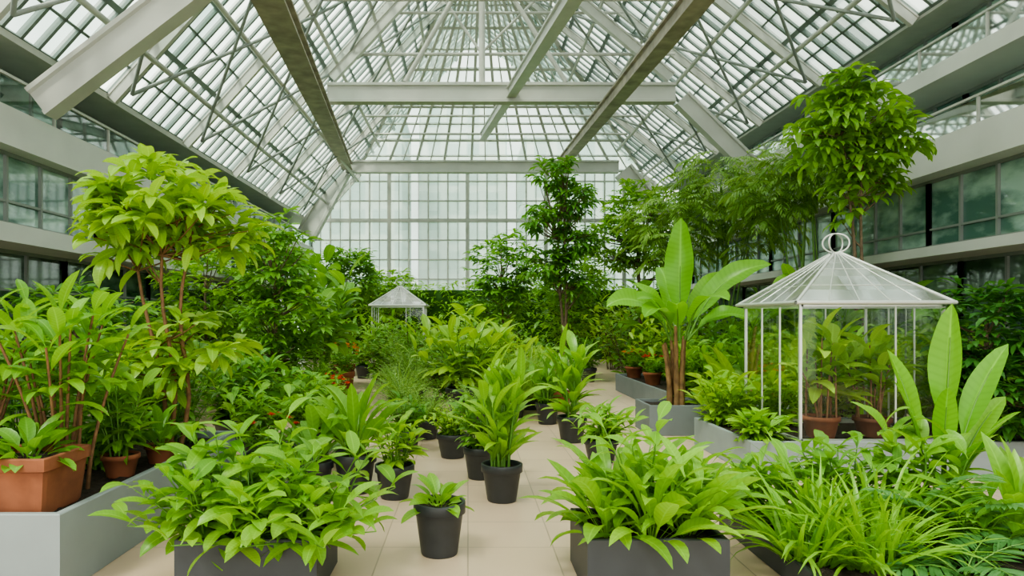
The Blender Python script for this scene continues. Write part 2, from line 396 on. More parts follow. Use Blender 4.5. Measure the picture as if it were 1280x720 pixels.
# left gallery
g=Geo(); g.box(XL-3.2,XL-3.0,YN,YF,0,ZL+.2); struct('wall_left',g,DARKW)
winrow(XL-.8,.0,2.77,3,-1,2.1,GGD,STL)
trim(XL-3,XL+.05,YN,YF,2.77,3.05,CONC)
winrow(XL-.2,3.05,4.18,4,-1,3.42)
trim(XL-3,XL+.12,YN,YF,4.18,4.76,CONC)
railing(XL+.05,4.76,'glass balcony railing with thin steel handrail above white parapet')
winrow(XL-.9,4.76,5.78,4,-1)
trim(XL-3,XL+.06,YN,YF,5.78,5.92,WHT)
# right gallery
g=Geo(); g.box(XR+3.0,XR+3.2,YN,YF,0,ZR+.2); struct('wall_right',g,DARKW)
winrow(XR+.8,.0,2.77,3,1,2.1,GGD,STL)
trim(XR-.1,XR+3,YN,YF,2.77,2.95,CONC)
winrow(XR+.2,2.95,4.24,4,1,3.30)
trim(XR-.25,XR+3,YN,YF,4.24,4.84,CONC)
railing(XR-.15,4.84,'glass balcony railing running along white gallery parapet')
winrow(XR+.9,4.84,5.95,4,1)
trim(XR-.1,XR+3,YN,YF,5.95,6.24,CONC)
railing(XR+.0,6.24,'upper glass balcony railing under the glass roof')
winrow(XR+.7,6.24,7.3,4,1)
trim(XR-.03,XR+3,YN,YF,7.3,7.42,WHT)
# roof
def roofside(xe,ze,sg):
    e=np.array([xe,0,ze]); r=np.array([RX,0,RZ]); S=np.linalg.norm(r-e); u=(r-e)/S
    nrm=np.array([-u[2]*1.0,0,u[0]]); 
    if nrm[2]<0: nrm=-nrm
    Yv=np.array([0,1.,0])
    for i in range(nb):
        y0=YN+i*dy; f=Geo(); gl=Geo()
        ns=8
        for k in range(ns):
            y=y0+k*dy/ns; w=.035
            f.obox((e+r)/2+Yv*y,u*S/2,Yv*w,nrm*.05)
        nc=16
        for k in range(nc+1):
            f.obox(e+u*S*k/nc+Yv*(y0+dy/2),u*(.055 if k%2==0 else .022),Yv*dy/2,nrm*.05)
        a=e+Yv*y0;b=e+Yv*(y0+dy);c=r+Yv*(y0+dy);d=r+Yv*y0
        gl.add([a,b,c,d],[(0,1,2,3)])
        window(f,gl,RGLL if sg<0 else RGLR,BARS)
    return e,r,u,nrm,S
sides=[roofside(XL,ZL,-1),roofside(XR,ZR,1)]
def ibeam(p0,p1,w,h,name,label,mat=STL,w1=None,group=None,cat='beam'):
    p0=np.array(p0,float);p1=np.array(p1,float); c=(p0+p1)/2; d=p1-p0; Ln=np.linalg.norm(d); d/=Ln
    up=np.array([0,0,1.]) if abs(d[2])<.95 else np.array([1.,0,0])
    s=np.cross(d,up); s/=np.linalg.norm(s); n=np.cross(s,d)
    tf=h*.14
    pr=[(-w/2,-h/2),(w/2,-h/2),(w/2,-h/2+tf),(w*.32,-h/2+tf*1.3),(w*.32,h/2-tf*1.3),(w/2,h/2-tf),(w/2,h/2),(-w/2,h/2),(-w/2,h/2-tf),(-w*.32,h/2-tf*1.3),(-w*.32,-h/2+tf*1.3),(-w/2,-h/2+tf)]
    k=(w1 or w)/w; V=[]
    for (q,sc) in ((p0,1),(p1,k)):
        for (a,b) in pr: V.append(q-c+sc*(a*s+b*n))
    m=12; Q=[(j,(j+1)%m,m+(j+1)%m,m+j) for j in range(m)]
    for o in (0,m):
        Q+=[(o+0,o+1,o+2,o+11),(o+11,o+2,o+3,o+10),(o+10,o+3,o+4,o+9),(o+9,o+4,o+5,o+8),(o+8,o+5,o+6,o+7)]
    g=Geo(); g.add(V,Q)
    return single(name,g,mat,label,cat,tuple(c),False,group)
def pipe(p0,p1,r,label,group,mat=WHT,name='roof_pipe'):
    p0=np.array(p0,float);p1=np.array(p1,float);c=(p0+p1)/2
    g=Geo(); g.tube([p0-c,(p0+p1)/2-c,p1-c],r,8)
    return single(name,g,mat,label,'pipe',tuple(c),True,group)
Yv=np.array([0,1.,0])
def hipz(y): return RZ-(y-HY)/(YF-HY)*(RZ-HZ) if y>HY else RZ
for (e,r,u,nrm,S) in sides:
    for i in range(nb+1):
        y=YN+i*dy; top=e+(r-e)*min(1,(hipz(y)-e[2])/(r[2]-e[2]))
        ibeam(e+Yv*y-nrm*.16,top+Yv*y-nrm*.16,.10,.22,'roof_rafter','white steel rafter sloping up under the glass roof',WHT,group='white roof rafters',cat='rafter')
    for k,f in enumerate((.1,.25,.40,.55,.70,.85)):
        p=e+u*S*f-nrm*.32; ye=YF if p[2]<HZ else HY+(RZ-p[2])/(RZ-HZ)*(YF-HY)
        pipe(p+Yv*YN,p+Yv*ye,.055,'long white steel purlin pipe under the glass roof','roof purlins',name='roof_purlin')
    for i in range(1,nb):
        y=YN+i*dy
        for (fa,fb) in ((.03,.40),(.40,.03),(.40,.85),(.85,.40)):
            a=e+u*S*fa-nrm*.38; b=e+u*S*fb-nrm*.38
            if max(a[2],b[2])>hipz(y+dy)+.5: continue
            pipe(a+Yv*y,b+Yv*(y+dy),.038,'thin diagonal brace pipe crossing the roof bay','roof brace pipes',mat=STL,name='roof_brace')
ibeam((RX,YN,RZ-.15),(RX,HY,RZ-.15),.25,.3,'ridge_beam','steel ridge beam along the roof apex',WHT)
def roofx(z,side):
    if side<0: return XL+(z-ZL)/(RZ-ZL)*(RX-XL)
    return XR+(z-ZR)/(RZ-ZR)*(RX-XR)
for i in range(3,8):
    y=YN+i*dy
    for z,rr in ((9.3,.05),(10.5,.045),(11.8,.04)):
        pipe((roofx(z,-1)+.25,y,z),(roofx(z,1)-.25,y,z),rr,'horizontal white tie pipe spanning under the glass roof','roof tie pipes',name='roof_tie')
    pipe((RX,y,9.4),(RX,y,13.8 if y<HY else hipz(y)-.2),.05,'vertical white hanger pipe below the roof ridge','roof hangers',name='roof_hanger')
    for sx_ in (-1,1):
        pipe((RX+sx_*.06,y,9.4),(roofx(11.8,sx_)-sx_*.3,y,11.75),.04,'slanting white strut pipe under the roof ridge','roof slanting struts',name='roof_strut')
for y,zz in ((24.8,(9.0,10.2)),(27.2,(9.0,))):
    for z in zz: pipe((roofx(z,-1)+.25,y,z),(roofx(z,1)-.25,y,z),.045,'horizontal white tie pipe spanning under the glass roof','roof tie pipes',name='roof_tie')
# hip end glazing: fan of bars meeting at the ridge end
f=Geo(); gl=Geo()
apex=np.array([RX,HY,RZ-.05]); xa,xb=roofx(HZ,-1),roofx(HZ,1)
hn=np.array([0,RZ-HZ,YF-HY]); hn=hn/np.linalg.norm(hn)
nf=20
for k in range(nf+1):
    b0=np.array([xa+(xb-xa)*k/nf,YF,HZ]); d=apex-b0; w=np.cross(d,hn); w/=np.linalg.norm(w)
    ww=.09 if k in (0,nf) else (.05 if k%2==0 else .022)
    f.obox((apex+b0)/2,d/2,w*ww,hn*.05)
for k in range(0,12):
    fr=k/12; a=np.array([xa,YF,HZ])*(1-fr)+apex*fr; b=np.array([xb,YF,HZ])*(1-fr)+apex*fr
    sl=(apex-np.array([RX,YF,HZ])); sl/=np.linalg.norm(sl)
    f.obox((a+b)/2,(b-a)/2,sl*(.05 if k%2==0 else .025),hn*.045)
gl.add([(xa,YF,HZ),(xb,YF,HZ),tuple(apex+np.array([.02,0,0])),tuple(apex-np.array([.02,0,0]))],[(0,1,2,3)])
window(f,gl,HGL,WHT)
def truss(y,xl,xr,zt,lf=True,rf=True,w=.32,h=.55,sw=.3,sh=.5,top=True):
    ibeam((xl-.1,y,zt),(xr+.1,y,zt),w,h,'tie_beam','broad pale grey steel tie beam spanning the hall',TIE,group='tie beams')
    if lf: ibeam((XL+.12,y,zt-2.9),(xl-.3,y,zt-.15),sw,sh,'truss_strut','thick pale steel strut from gallery to tie beam',TIE,group='truss struts')
    if rf: ibeam((XR-.22,y,zt-2.4),(xr+.3,y,zt-.15),sw,sh,'truss_strut','thick pale steel strut from gallery to tie beam',TIE,group='truss struts')
    if not top: return
    ibeam((xl,y,zt+.45),(RX-.2,y,12.9),.2,.3,'truss_rafter','grey steel truss rafter rising to the ridge',WHT,group='truss rafters')
    ibeam((xr,y,zt+.45),(RX+.2,y,12.9),.2,.3,'truss_rafter','grey steel truss rafter rising to the ridge',WHT,group='truss rafters')
    for (xa,xb) in ((-1.8,RX),(2.8,RX)):
        pipe((xa,y,zt+.33),(xb,y,12.2),.07,'slender white web pipe inside the roof truss','truss web pipes',name='truss_web')
    pipe((RX,y,zt+.28),(RX,y,12.9),.09,'vertical white post of the roof truss','truss posts',name='truss_post')
truss(19.5,-3.9,5.8,8.06,lf=False)
truss(28.6,-5.0,6.2,8.0,w=.35,h=.5,sw=.4,sh=.8,top=False)
truss(10.0,-4.4,6.2,7.9,lf=False,rf=False)
ibeam((-6.45,10.3,4.85),(-3.45,10.3,7.15),.3,.5,'truss_strut','thick pale steel strut rising from the gallery',TIE,group='truss struts')
ibeam((-1.9,-2,6.15),(-5.0,28.3,7.95),.62,.42,'roof_beam','broad weathered grey beam running the length of the hall',STD,w1=.42)
ibeam((3.87,-2,6.2),(3.9,28.3,8.1),.36,.36,'roof_beam','long grey steel beam running towards the end wall',STD)
ibeam((2.4,4,6.3),(.6,27.6,9.0),.26,.3,'roof_beam','slim grey steel beam running towards the end wall',WHT)
# end wall
f=Geo(); gl=Geo()
def ztop(x):
    z=ZL+(x-XL)/(RX-XL)*(RZ-ZL) if x<RX else ZR+(x-XR)/(RX-XR)*(RZ-ZR)
    return min(z,HZ)
x=XL
k=0
while x<XR:
    w=.08 if k%8==0 else (.03 if k%2==0 else .014)
    f.box(x-w,x+w,YF-.06,YF+.06,0,ztop(x)-.05); x+=.43; k+=1
z=.8;k=0
while z<HZ:
    a_=XL if z<ZL else roofx(z,-1); b_=XR if z<ZR else roofx(z,1)
    w=.08 if k%4==2 else .028
    f.box(a_,b_,YF-.05,YF+.05,z-w,z+w); z+=.86;k+=1
gl.add([(XL,YF,0),(xa,YF,0),(xa,YF,HZ),(XL,YF,ZL)],[(0,1,2,3)]); gl.add([(xa,YF,0),(xb,YF,0),(xb,YF,HZ),(xa,YF,HZ)],[(0,1,2,3)]); gl.add([(xb,YF,0),(XR,YF,0),(XR,YF,ZR),(xb,YF,HZ)],[(0,1,2,3)])
o=struct('wall_far',f,WHT); c=obj('glass',gl.mesh('glass',EGL,False),o)
def bldmat():
    m,nt,out=newmat('pale_hazed_facade')
    p=nd(nt,'ShaderNodeBsdfPrincipled'); p.inputs['Roughness'].default_value=.7
    tc=nd(nt,'ShaderNodeTexCoord'); mp=nd(nt,'ShaderNodeMapping'); mp.inputs['Rotation'].default_value=(PI/2,0,0)
    b=nd(nt,'ShaderNodeTexBrick'); b.offset=0; b.inputs['Scale'].default_value=1; b.inputs['Brick Width'].default_value=2; b.inputs['Row Height'].default_value=3; b.inputs['Mortar Size'].default_value=.35
    b.inputs['Color1'].default_value=(.34,.45,.44,1); b.inputs['Color2'].default_value=(.40,.50,.48,1); b.inputs['Mortar'].default_value=(.56,.62,.59,1)  # window and wall tones pulled together, so distance haze is in the colour
    nt.links.new(tc.outputs['Object'],mp.inputs[0]); nt.links.new(mp.outputs[0],b.inputs['Vector']); nt.links.new(b.outputs[0],p.inputs['Base Color'])
    nt.links.new(p.outputs[0],out.inputs[0]); return m
BM=bldmat()
for (x0,x1,y,h) in ((-24,-6,62,21),(-5,4,70,26),(5,18,60,18)):
    g=Geo(); g.box(-(x1-x0)/2,(x1-x0)/2,0,10,0,h); single('building',g,BM,'office building with haze in its pale colour outside the glazed end wall','building',((x0+x1)/2,y,0))
g=Geo(); g.add([(-60,YF+.4,-.05),(60,YF+.4,-.05),(60,120,-.05),(-60,120,-.05)],[(0,1,2,3)]); single('outdoor_ground',g,plain('grass',(.10,.18,.06),.9,0,.4,1),'green lawn outside the greenhouse','ground')

# ================================================================== PLANTERS
boxplanter(-4.9,-2.35,3.93,6.9,.48,BOXL,'long pale grey raised planter filled with potted plants',wall=.05,soil=.06)
boxplanter(-1.67,-.86,3.88,4.5,.35,BOXD,'charcoal rectangular planter overflowing with leafy green plants')
boxplanter(.68,1.49,3.88,4.54,.35,BOXD,'charcoal rectangular planter with broad bright green leaves')
boxplanter(2.9,6.3,7.0,8.75,.35,BOXL,'pale grey low planter carrying the glass terrarium',wall=.05)
boxplanter(2.5,3.3,9.4,10.2,.42,BOXM,'square grey planter holding the banana plant')
boxplanter(3.35,6.6,10.7,15.5,.38,BOXM,'long grey bed planter with shrubs and flowers',wall=.05)
boxplanter(1.95,3.9,3.4,5.3,.16,BOXD,'low charcoal bed of grassy leaves and palms',wall=.04,soil=.03)
boxplanter(-2.2,-1.65,6.5,7.3,.3,BOXM,'small grey planter with red flowers')

# ================================================================== PLANTS
seed=[10]
def R():
    seed[0]+=1; return np.random.default_rng(seed[0])
DENS=1.5; WID=1.35
def leafbush(name,label,loc,H,Rr,ns,nl,L,W,mat,K=5,shape='lance',pot=None,potmat=None,sm=None,lo=.25,el=(.1,.9),bend=(.5,1.3),group=None,cat='plant',flower=None,asp=1.0,dome=.4,raw=False,sr=.006):
    rng=R(); gl=Geo();gs=Geo(); parts=[]; z=0
    if not raw: ns=int(ns*DENS); W=W*WID; lo=lo*.6
    if pot: parts+=potparts(pot[0],pot[1],potmat); z=pot[1]*.88
    bush(gl,gs,rng,ns,H,Rr,nl,L,W,shape,(0,0,z),K,lo=lo,el=el,bend=bend,r0=(pot[0]*.6 if pot else Rr*.4),asp=asp,dome=dome,sr=sr)
    parts+=[('stem',gs,sm or STEM),('foliage',gl,mat)]
    if flower:
        fm,nf=flower; gf=Geo()
        for k in range(nf):
            a=rng.uniform(0,2*PI); r=Rr*math.sqrt(rng.uniform(0,1)); c=(r*math.cos(a),r*math.sin(a),z+H*(1-.3*(r/Rr)**2)*rng.uniform(1.0,1.2)+.06)
            leaves(gf,np.repeat([c],6,0),np.arange(6)*PI/3,.45,.05,.045,.4,rng,'ovate',3,.2,0,.05)
            leaves(gf,np.repeat([c],5,0),np.arange(5)*PI/2.5,1.0,.04,.04,.4,rng,'ovate',3,.2,0,.05)
        parts.append(('flower',gf,fm))
    return thing(name,label,cat,loc,parts,group)
def lily(name,label,loc,n,L,W,mat,el=(.45,1.45),bend=(.5,1.5),shape='lance',pet=.3,K=9,pot=None,potmat=None,wave=0,group=None,cat='plant',r0=.05,fold=.3,bexp=1.9):
    rng=R(); gl=Geo(); parts=[]; z=0
    if pot: parts+=potparts(pot[0],pot[1],potmat); z=pot[1]*.88
    rosette(gl,rng,n,L,W,el,bend,shape,pet,K,(0,0,z-.01),r0,fold,wave,bexp=bexp)
    parts+=[('foliage',gl,mat)]
    return thing(name,label,cat,loc,parts,group)
zb=.29
for (x,y,h,r) in ((-1.55,4.12,.56,.38),(-.98,4.06,.48,.40),(-1.27,4.28,.80,.38),(-1.52,4.38,.72,.36),(-.95,4.36,.62,.38),(-1.27,4.02,.46,.38)):
    leafbush('leafy_shrub','bright green leafy shrub spilling over a charcoal planter',(x,y,zb),h,r,14,8,.25,.115,LB,K=7,el=(-.1,.9),lo=.12,group='shrubs in the charcoal planter',dome=.75,raw=True,bend=(.5,1.4))
for (x,y) in ((.84,4.12),(1.08,4.02),(1.32,4.12),(.92,4.38),(1.14,4.42),(1.36,4.36)):
    lily('broadleaf_lily','lush broad pointed green leaves in a charcoal planter',(x,y,zb),28,.68,.145,LB,el=(.4,1.5),bend=(.5,1.6),pet=.32,group='lilies in the charcoal planter')
leafbush('leafy_shrub','bright bushy foliage at the rear of charcoal planter',(1.1,4.3,zb),.72,.42,16,8,.26,.105,LB,K=6,dome=.6,raw=True)

# --- centre pots
lily('potted_broadleaf','small broad-leaved plant in a charcoal pot',(-.196,4.68,0),26,.30,.11,LB,el=(.15,1.35),bend=(.5,1.2),shape='ovate',pet=.35,pot=(.17,.36),bexp=1.3)
leafbush('potted_broadleaf','tall leafy plant with upright arching leaves in charcoal pot',(.30,6.05,0),.78,.14,13,7,.42,.12,LB,pot=(.175,.33),raw=True,el=(.85,1.45),bend=(.3,1.4),K=9,lo=.05,sr=.010,dome=.15)
leafbush('potted_shrub','leafy plant in a charcoal pot beside taller one',(.12,6.9,0),.7,.22,12,9,.2,.06,LM,pot=(.16,.32))
leafbush('potted_shrub','pale lime leafy plant in a charcoal pot',(-.66,6.15,0),.46,.18,10,8,.20,.06,LY,pot=(.17,.30))
lily('potted_broadleaf','large green lily with arching leaves in charcoal pot',(-1.05,6.35,0),30,.86,.18,LB,el=(.85,1.52),bend=(.4,1.6),pot=(.19,.36),pet=.35)
lily('potted_broadleaf','spreading broad-leaved lily in dark pot',(-1.42,6.3,0),26,.70,.17,LM,el=(.5,1.4),bend=(.4,1.5),pot=(.17,.3),pet=.35)
leafbush('potted_shrub','compact lime green shrub in a charcoal pot',(-.18,7.95,0),.36,.26,24,10,.10,.045,LY,pot=(.18,.28),shape='ovate',K=4)
def grassy(name,label,loc,n,L,W,mat,pot=None,spread=.1,cat='plant',bend=(.5,1.6),el=(.5,1.5),K=6):
    rng=R(); gl=Geo(); parts=[]; z=0
    if pot: parts+=potparts(pot[0],pot[1]); z=pot[1]*.88
    a=rng.uniform(0,6.28,n); r=spread*np.sqrt(rng.uniform(0,1,n))
    leaves(gl,np.stack([r*np.cos(a),r*np.sin(a),np.full(n,z)],-1),a+rng.normal(0,.7,n),rng.uniform(el[0],el[1],n),L*rng.uniform(.6,1.15,n),W*rng.uniform(.7,1.3,n),rng.uniform(bend[0],bend[1],n),rng,'strap',K,.3,0,.0,bexp=1.6)
    parts.append(('foliage',gl,mat)); return thing(name,label,cat,loc,parts)
def featherbush(name,label,loc,H,Rr,n,mat,pot=None,lL=.05,lW=.012,cat='plant',npair=12):
    rng=R(); gl=Geo();gs=Geo();parts=[];z=0
    if pot: parts+=potparts(pot[0],pot[1]); z=pot[1]*.88
    n=int(n*1.5)
    az=rng.uniform(0,6.28,n); el=rng.uniform(.35,1.5,n)
    fronds(gl,gs,rng,np.stack([.05*np.cos(az),.05*np.sin(az),np.full(n,z)],-1),az,el,H*rng.uniform(.75,1.1,n)*np.where(el<.8,Rr/H,1),rng.uniform(.3,.9,n),npair,lL,lW,K=2)
    parts+=[('stem',gs,STEM),('foliage',gl,mat)]; return thing(name,label,cat,loc,parts)
featherbush('potted_fern','round feathery green bush in a charcoal pot',(-.56,9.2,0),.50,.42,60,LF,pot=(.18,.26),lL=.08,lW=.024)
featherbush('potted_fern','fine airy fern on the tiled floor',(-.95,10.4,0),.80,.5,60,LF,pot=(.18,.26),lL=.09,lW=.026)
featherbush('potted_fern','feathery pale green bush in dark pot',(-1.0,13.2,0),1.15,.7,60,LF,pot=(.2,.3),lL=.11,lW=.03)
featherbush('potted_fern','tall feathery pale green bush in dark pot',(-1.42,15.2,0),1.45,.75,70,LF,pot=(.24,.35),lL=.13,lW=.036)
featherbush('potted_fern','feathery green bush in dark pot',(.15,9.6,0),.6,.45,40,LF,pot=(.2,.3),lL=.09,lW=.026)
grassy('potted_grass','tufted green ornamental grass in dark pot',(-1.2,11.9,0),260,.80,.022,LF,pot=(.18,.25))
grassy('potted_grass','fine ornamental grass in dark pot',(.75,11.2,0),400,1.05,.022,LF,pot=(.2,.3),spread=.2)
grassy('potted_grass','fine ornamental grass mound beside the path',(1.1,12.2,0),400,1.1,.024,LF,pot=(.2,.3),spread=.25)
leafbush('potted_broadleaf','upright bright broad leaves in charcoal pot',(1.36,8.95,0),.78,.18,11,6,.46,.17,LB,pot=(.19,.34),raw=True,el=(.75,1.4),bend=(.3,1.3),K=8,lo=.05,sr=.012,dome=.15)
leafbush('potted_broadleaf','green leafy plant in a charcoal pot',(1.22,10.5,0),.6,.22,11,6,.40,.14,LM,pot=(.18,.33),raw=True,el=(.6,1.3),bend=(.4,1.4),K=8,lo=.05,sr=.012,dome=.15)
leafbush('potted_shrub','low bright leafy shrub in a charcoal pot',(1.5,7.7,0),.42,.30,14,8,.24,.07,LB,pot=(.19,.26))
leafbush('potted_shrub','leafy green shrub in dark pot by ferns',(.25,12.6,0),.9,.5,18,9,.26,.09,LM,pot=(.25,.35))
leafbush('potted_shrub','bright leafy shrub in dark pot by ferns',(-.75,8.3,0),.42,.25,16,9,.16,.05,LM,pot=(.17,.26))
rng=R(); gl=Geo(); gs=Geo(); parts=potparts(.32,.45)
bush(gl,gs,rng,30,1.35,.95,8,.46,.20,'lance',(0,0,.4),7,lo=.2,el=(-.1,1.1),bend=(.4,1.2),sr=.012,r0=.15,dome=.55)
thing('potted_broadleaf','large bushy plant with bright broad leaves in dark pot','plant',(-.05,11.6,0),parts+[('stem',gs,STEM),('foliage',gl,LY)])

# --- left planter contents
zl=.42
rng=R(); gl=Geo()
rosette(gl,rng,40,.36,.12,(.15,1.3),(.5,1.2),'ovate',.3,7,(0,0,.31),.14,bexp=1.3)
thing('potted_plant','large square terracotta pot with low leafy plant','plant',(-2.74,4.26,zl),potparts(.245,.36,TERR,.86,sq=24)+[('foliage',gl,LM)])
def cane(name,label,loc,nst,H,Rr,L,W,mat,nl=9,shape='lance',spread=.16,sr=.013,stemmat=None,K=8,pot=None,potmat=None,lo=.45):
    rng=R(); gl=Geo();gs=Geo();parts=[];z=0
    if pot: parts+=potparts(pot[0],pot[1],potmat); z=pot[1]*.88
    for k in range(nst):
        a=k*GA+rng.normal(0,.3); r=Rr*rng.uniform(.3,1); h=H*rng.uniform(.6,1); s=spread*rng.uniform(.2,1)
        t=np.linspace(0,1,8); X=s*math.cos(a)+(r-s)*t**1.6*math.cos(a); Y=s*math.sin(a)+(r-s)*t**1.6*math.sin(a)
        P=np.stack([X,Y,z+h*t],-1); gs.tube(P,np.linspace(sr,sr*.5,8),7)
        tt=np.linspace(lo,1,nl); B=np.stack([np.interp(tt,t,P[:,i]) for i in range(3)],-1)
        leaves(gl,B,GA*np.arange(nl)+rng.uniform(0,6),.1+1.0*tt**2+rng.normal(0,.15,nl),L*rng.uniform(.75,1.15,nl),W*rng.uniform(.8,1.2,nl),rng.uniform(.6,1.4,nl),rng,shape,K,.28,0,.16,bexp=1.5)
    parts+=[('stem',gs,stemmat or CANE),('foliage',gl,mat)]
    return thing(name,label,'plant',loc,parts)
cane('cane_plant','tall multi-stemmed plant with brown canes and glossy leaves',(-2.78,4.68,zl),14,1.30,.52,.36,.13,LB,nl=10,lo=.6,sr=.015)
cane('cane_plant','tall leafy cane plant in grey raised planter',(-3.5,4.9,zl),11,1.3,.5,.36,.13,LB,nl=10,lo=.6)
leafbush('potted_shrub','small terracotta pot with arching green leaves',(-2.62,5.15,zl),.62,.3,10,9,.24,.07,LB,pot=(.13,.17),potmat=TERR)
lily('potted_broadleaf','terracotta pot with pale green lily leaves',(-2.53,5.62,zl),26,.42,.11,LM,pot=(.12,.16),potmat=TERR)
leafbush('leafy_shrub','low leafy plant between the terracotta pots',(-2.95,5.4,zl),.6,.3,12,9,.22,.07,LM)
rng=R(); gl=Geo();gt=Geo()
tree(gl,gt,rng,[(0,0,-.05,0,2.0),(.06,.05,.15,.1,1.95),(-.05,.08,-.35,.1,1.85)],[(-.10,0,2.20,.55,.42),(-.46,.1,1.95,.36,.28),(.34,0,1.98,.38,.30),(.24,-.05,1.0,.32,.28),(-.22,.1,.75,.34,.28)],125,8,.28,.135,'ovate',6,tr=.024,el=(-.3,.9),bend=(.6,1.5),wb=.16)
thing('young_tree','young tree with slender curved trunks and bright green leaves','tree',(-2.62,6.0,zl),[('trunk',gt,CANE),('foliage',gl,LY)])
leafbush('leafy_shrub','dense green shrub beneath the young tree',(-2.8,6.5,zl),1.0,.5,16,10,.22,.07,LM)
leafbush('leafy_shrub','dense green shrub in grey raised planter',(-4.0,6.0,zl),1.1,.6,16,10,.24,.08,LM)
leafbush('leafy_shrub','bushy green shrub in grey raised planter',(-3.6,6.4,zl),.9,.5,14,10,.22,.08,LM)

# left bank further back
leafbush('potted_shrub','wide spreading mid-green shrub in dark pot',(-2.85,8.5,0),.95,.85,30,10,.27,.095,LM,pot=(.3,.4),dome=.5)
leafbush('potted_shrub','spreading bright shrub in dark pot',(-2.2,9.3,0),.6,.5,20,10,.22,.08,LB,pot=(.22,.3))
leafbush('potted_shrub','bright leafy shrub in dark pot by planter',(-1.8,8.1,0),.5,.42,18,10,.22,.07,LB,pot=(.2,.28))
leafbush('potted_shrub','soft green leafy shrub in dark pot',(-1.3,7.5,0),.32,.3,16,8,.2,.065,LM,pot=(.17,.26))
leafbush('flowering_shrub','small green plant dotted with red flowers',(-1.95,6.8,.25),.30,.26,16,8,.12,.045,LM,flower=(FR,9))
leafbush('potted_shrub','green leafy plant in dark pot beside planter',(-2.35,7.65,0),.6,.4,14,9,.24,.08,LB,pot=(.2,.3))
def mktree(name,label,loc,trunks,cans,nw,m,L,W,mat,shape='lance',K=4,tr=.04,bark=None,pot=None,el=(-.1,.6),bend=(.5,1.3),shell=.45):
    rng=R(); gl=Geo();gt=Geo();parts=[]
    tree(gl,gt,rng,trunks,cans,nw,m,L,W,shape,K,tr,el,bend,shell=shell)
    if pot: parts+=potparts(*pot)
    return thing(name,label,'tree',loc,parts+[('trunk',gt,bark or BARK),('foliage',gl,mat)])
mktree('small_tree','dense dark green small tree in a dark pot',(-3.1,11,0),[(0,0,0,0,2.6)],[(0,0,2.55,.55,.75),(.1,0,1.7,.72,.6),(0,0,1.0,.6,.4)],250,7,.26,.11,LM,pot=(.3,.4))
mktree('small_tree','broad green small tree behind shrubs',(-4.8,12.5,0),[(0,0,0,0,2.4)],[(0,0,2.1,.9,.9),(0,0,1.2,.9,.7)],230,7,.28,.11,LB)
mktree('small_tree','leafy green tree near the gallery windows',(-5.0,8.7,0),[(0,0,0,0,1.8)],[(0,0,1.3,.9,.8)],170,7,.26,.10,LM)
cane('rubber_plant','tall plant with big glossy green paddle leaves',(-2.85,13.2,0),9,2.1,.6,.62,.27,LB,nl=8,shape='paddle',pot=(.3,.4),stemmat=STEM,sr=.02)
cane('rubber_plant','plant with big glossy green leaves in dark pot',(-3.3,15.4,0),9,2.5,.7,.6,.28,LM,nl=8,shape='paddle',pot=(.3,.4),stemmat=STEM,sr=.02)
featherbush('potted_fern','feathery green fern in dark pot',(-2.6,10.9,0),.85,.5,80,LF,pot=(.22,.3),lL=.11,lW=.03)
leafbush('flowering_shrub','potted plant with small orange flowers',(-2.65,14.6,0),.5,.33,16,8,.13,.05,LM,pot=(.22,.5),potmat=TERR,flower=(FO,20))
leafbush('flowering_shrub','potted plant with orange blooms in terracotta',(-3.05,16.9,0),.5,.35,16,8,.13,.05,LM,pot=(.25,.5),potmat=TERR,flower=(FO,20))
leafbush('flowering_shrub','potted plant with red blooms beside ferns',(-2.0,10.0,0),.4,.25,16,8,.13,.05,LM,pot=(.18,.35),potmat=TERR,flower=(FR,10))
for (x,y,h,r,m) in ((-3.9,14,1.7,.9,LM),(-3.8,19.5,2.0,1.0,LM),(-1.0,16.8,1.3,.7,LM),(-1.72,16.7,1.72,.55,LM),(-2.2,17.3,1.72,.42,LB),(-1.35,16.2,1.6,.5,LB),(-.2,16,1.5,.9,LB),(.7,14.2,1.4,.7,LY),(-.4,14,1.3,.7,LM),(.9,17.8,1.7,.8,LM),(-.3,20,1.8,1.0,LB),(-5.3,17,2.2,1.1,LB),(-5.0,14.8,2.0,1.0,LM),(.8,22,2.2,1.1,LM),(-4.8,10.8,1.3,.8,LB),(.2,23.5,2.2,1.2,LB)):
    leafbush('leafy_shrub','dense green shrub along the greenhouse path',(x,y,0),h,r,28,9,.30,.11,m,K=4,sm=BARK)
for (x,y,m,hh) in ((-2.55,12.3,LB,.4),(-2.85,18.6,LM,.7),(-1.3,17.9,LM,.5),(1.55,13.4,LB,.45),(1.7,14.8,LM,.6),(1.75,16.2,LY,.6),(3.1,17.6,LM,.8),(3.2,19.4,LM,.9),(2.0,18.6,LM,.8)):
    leafbush('potted_shrub','small leafy shrub in charcoal pot lining the aisle',(x,y,0),hh,.34,14,8,.22,.08,m,pot=(.21,.36),K=4,group='charcoal pots lining the aisle')
mktree('small_tree','rounded small tree with deep green crown',(-3.9,22,0),[(0,0,0,0,2.9)],[(0,0,2.9,1.1,1.0)],200,7,.36,.15,LM,K=3)
mktree('small_tree','rounded small tree with bright green crown',(-3.0,26,0),[(0,0,0,0,2.6)],[(0,0,2.5,1.1,1.0)],170,7,.36,.15,LB,K=3)
mktree('small_tree','slender tree by the end wall',(-5.6,20,0),[(0,0,0,0,3.2)],[(0,0,2.8,1.2,1.4)],230,7,.36,.14,LM,K=3)
mktree('small_tree','light green tree with airy rounded crown',(1.0,20,0),[(0,0,0,0,3.2)],[(0,0,3.1,1.0,1.0),(-.2,0,2.2,1.0,.7)],280,7,.30,.13,LM,K=3)
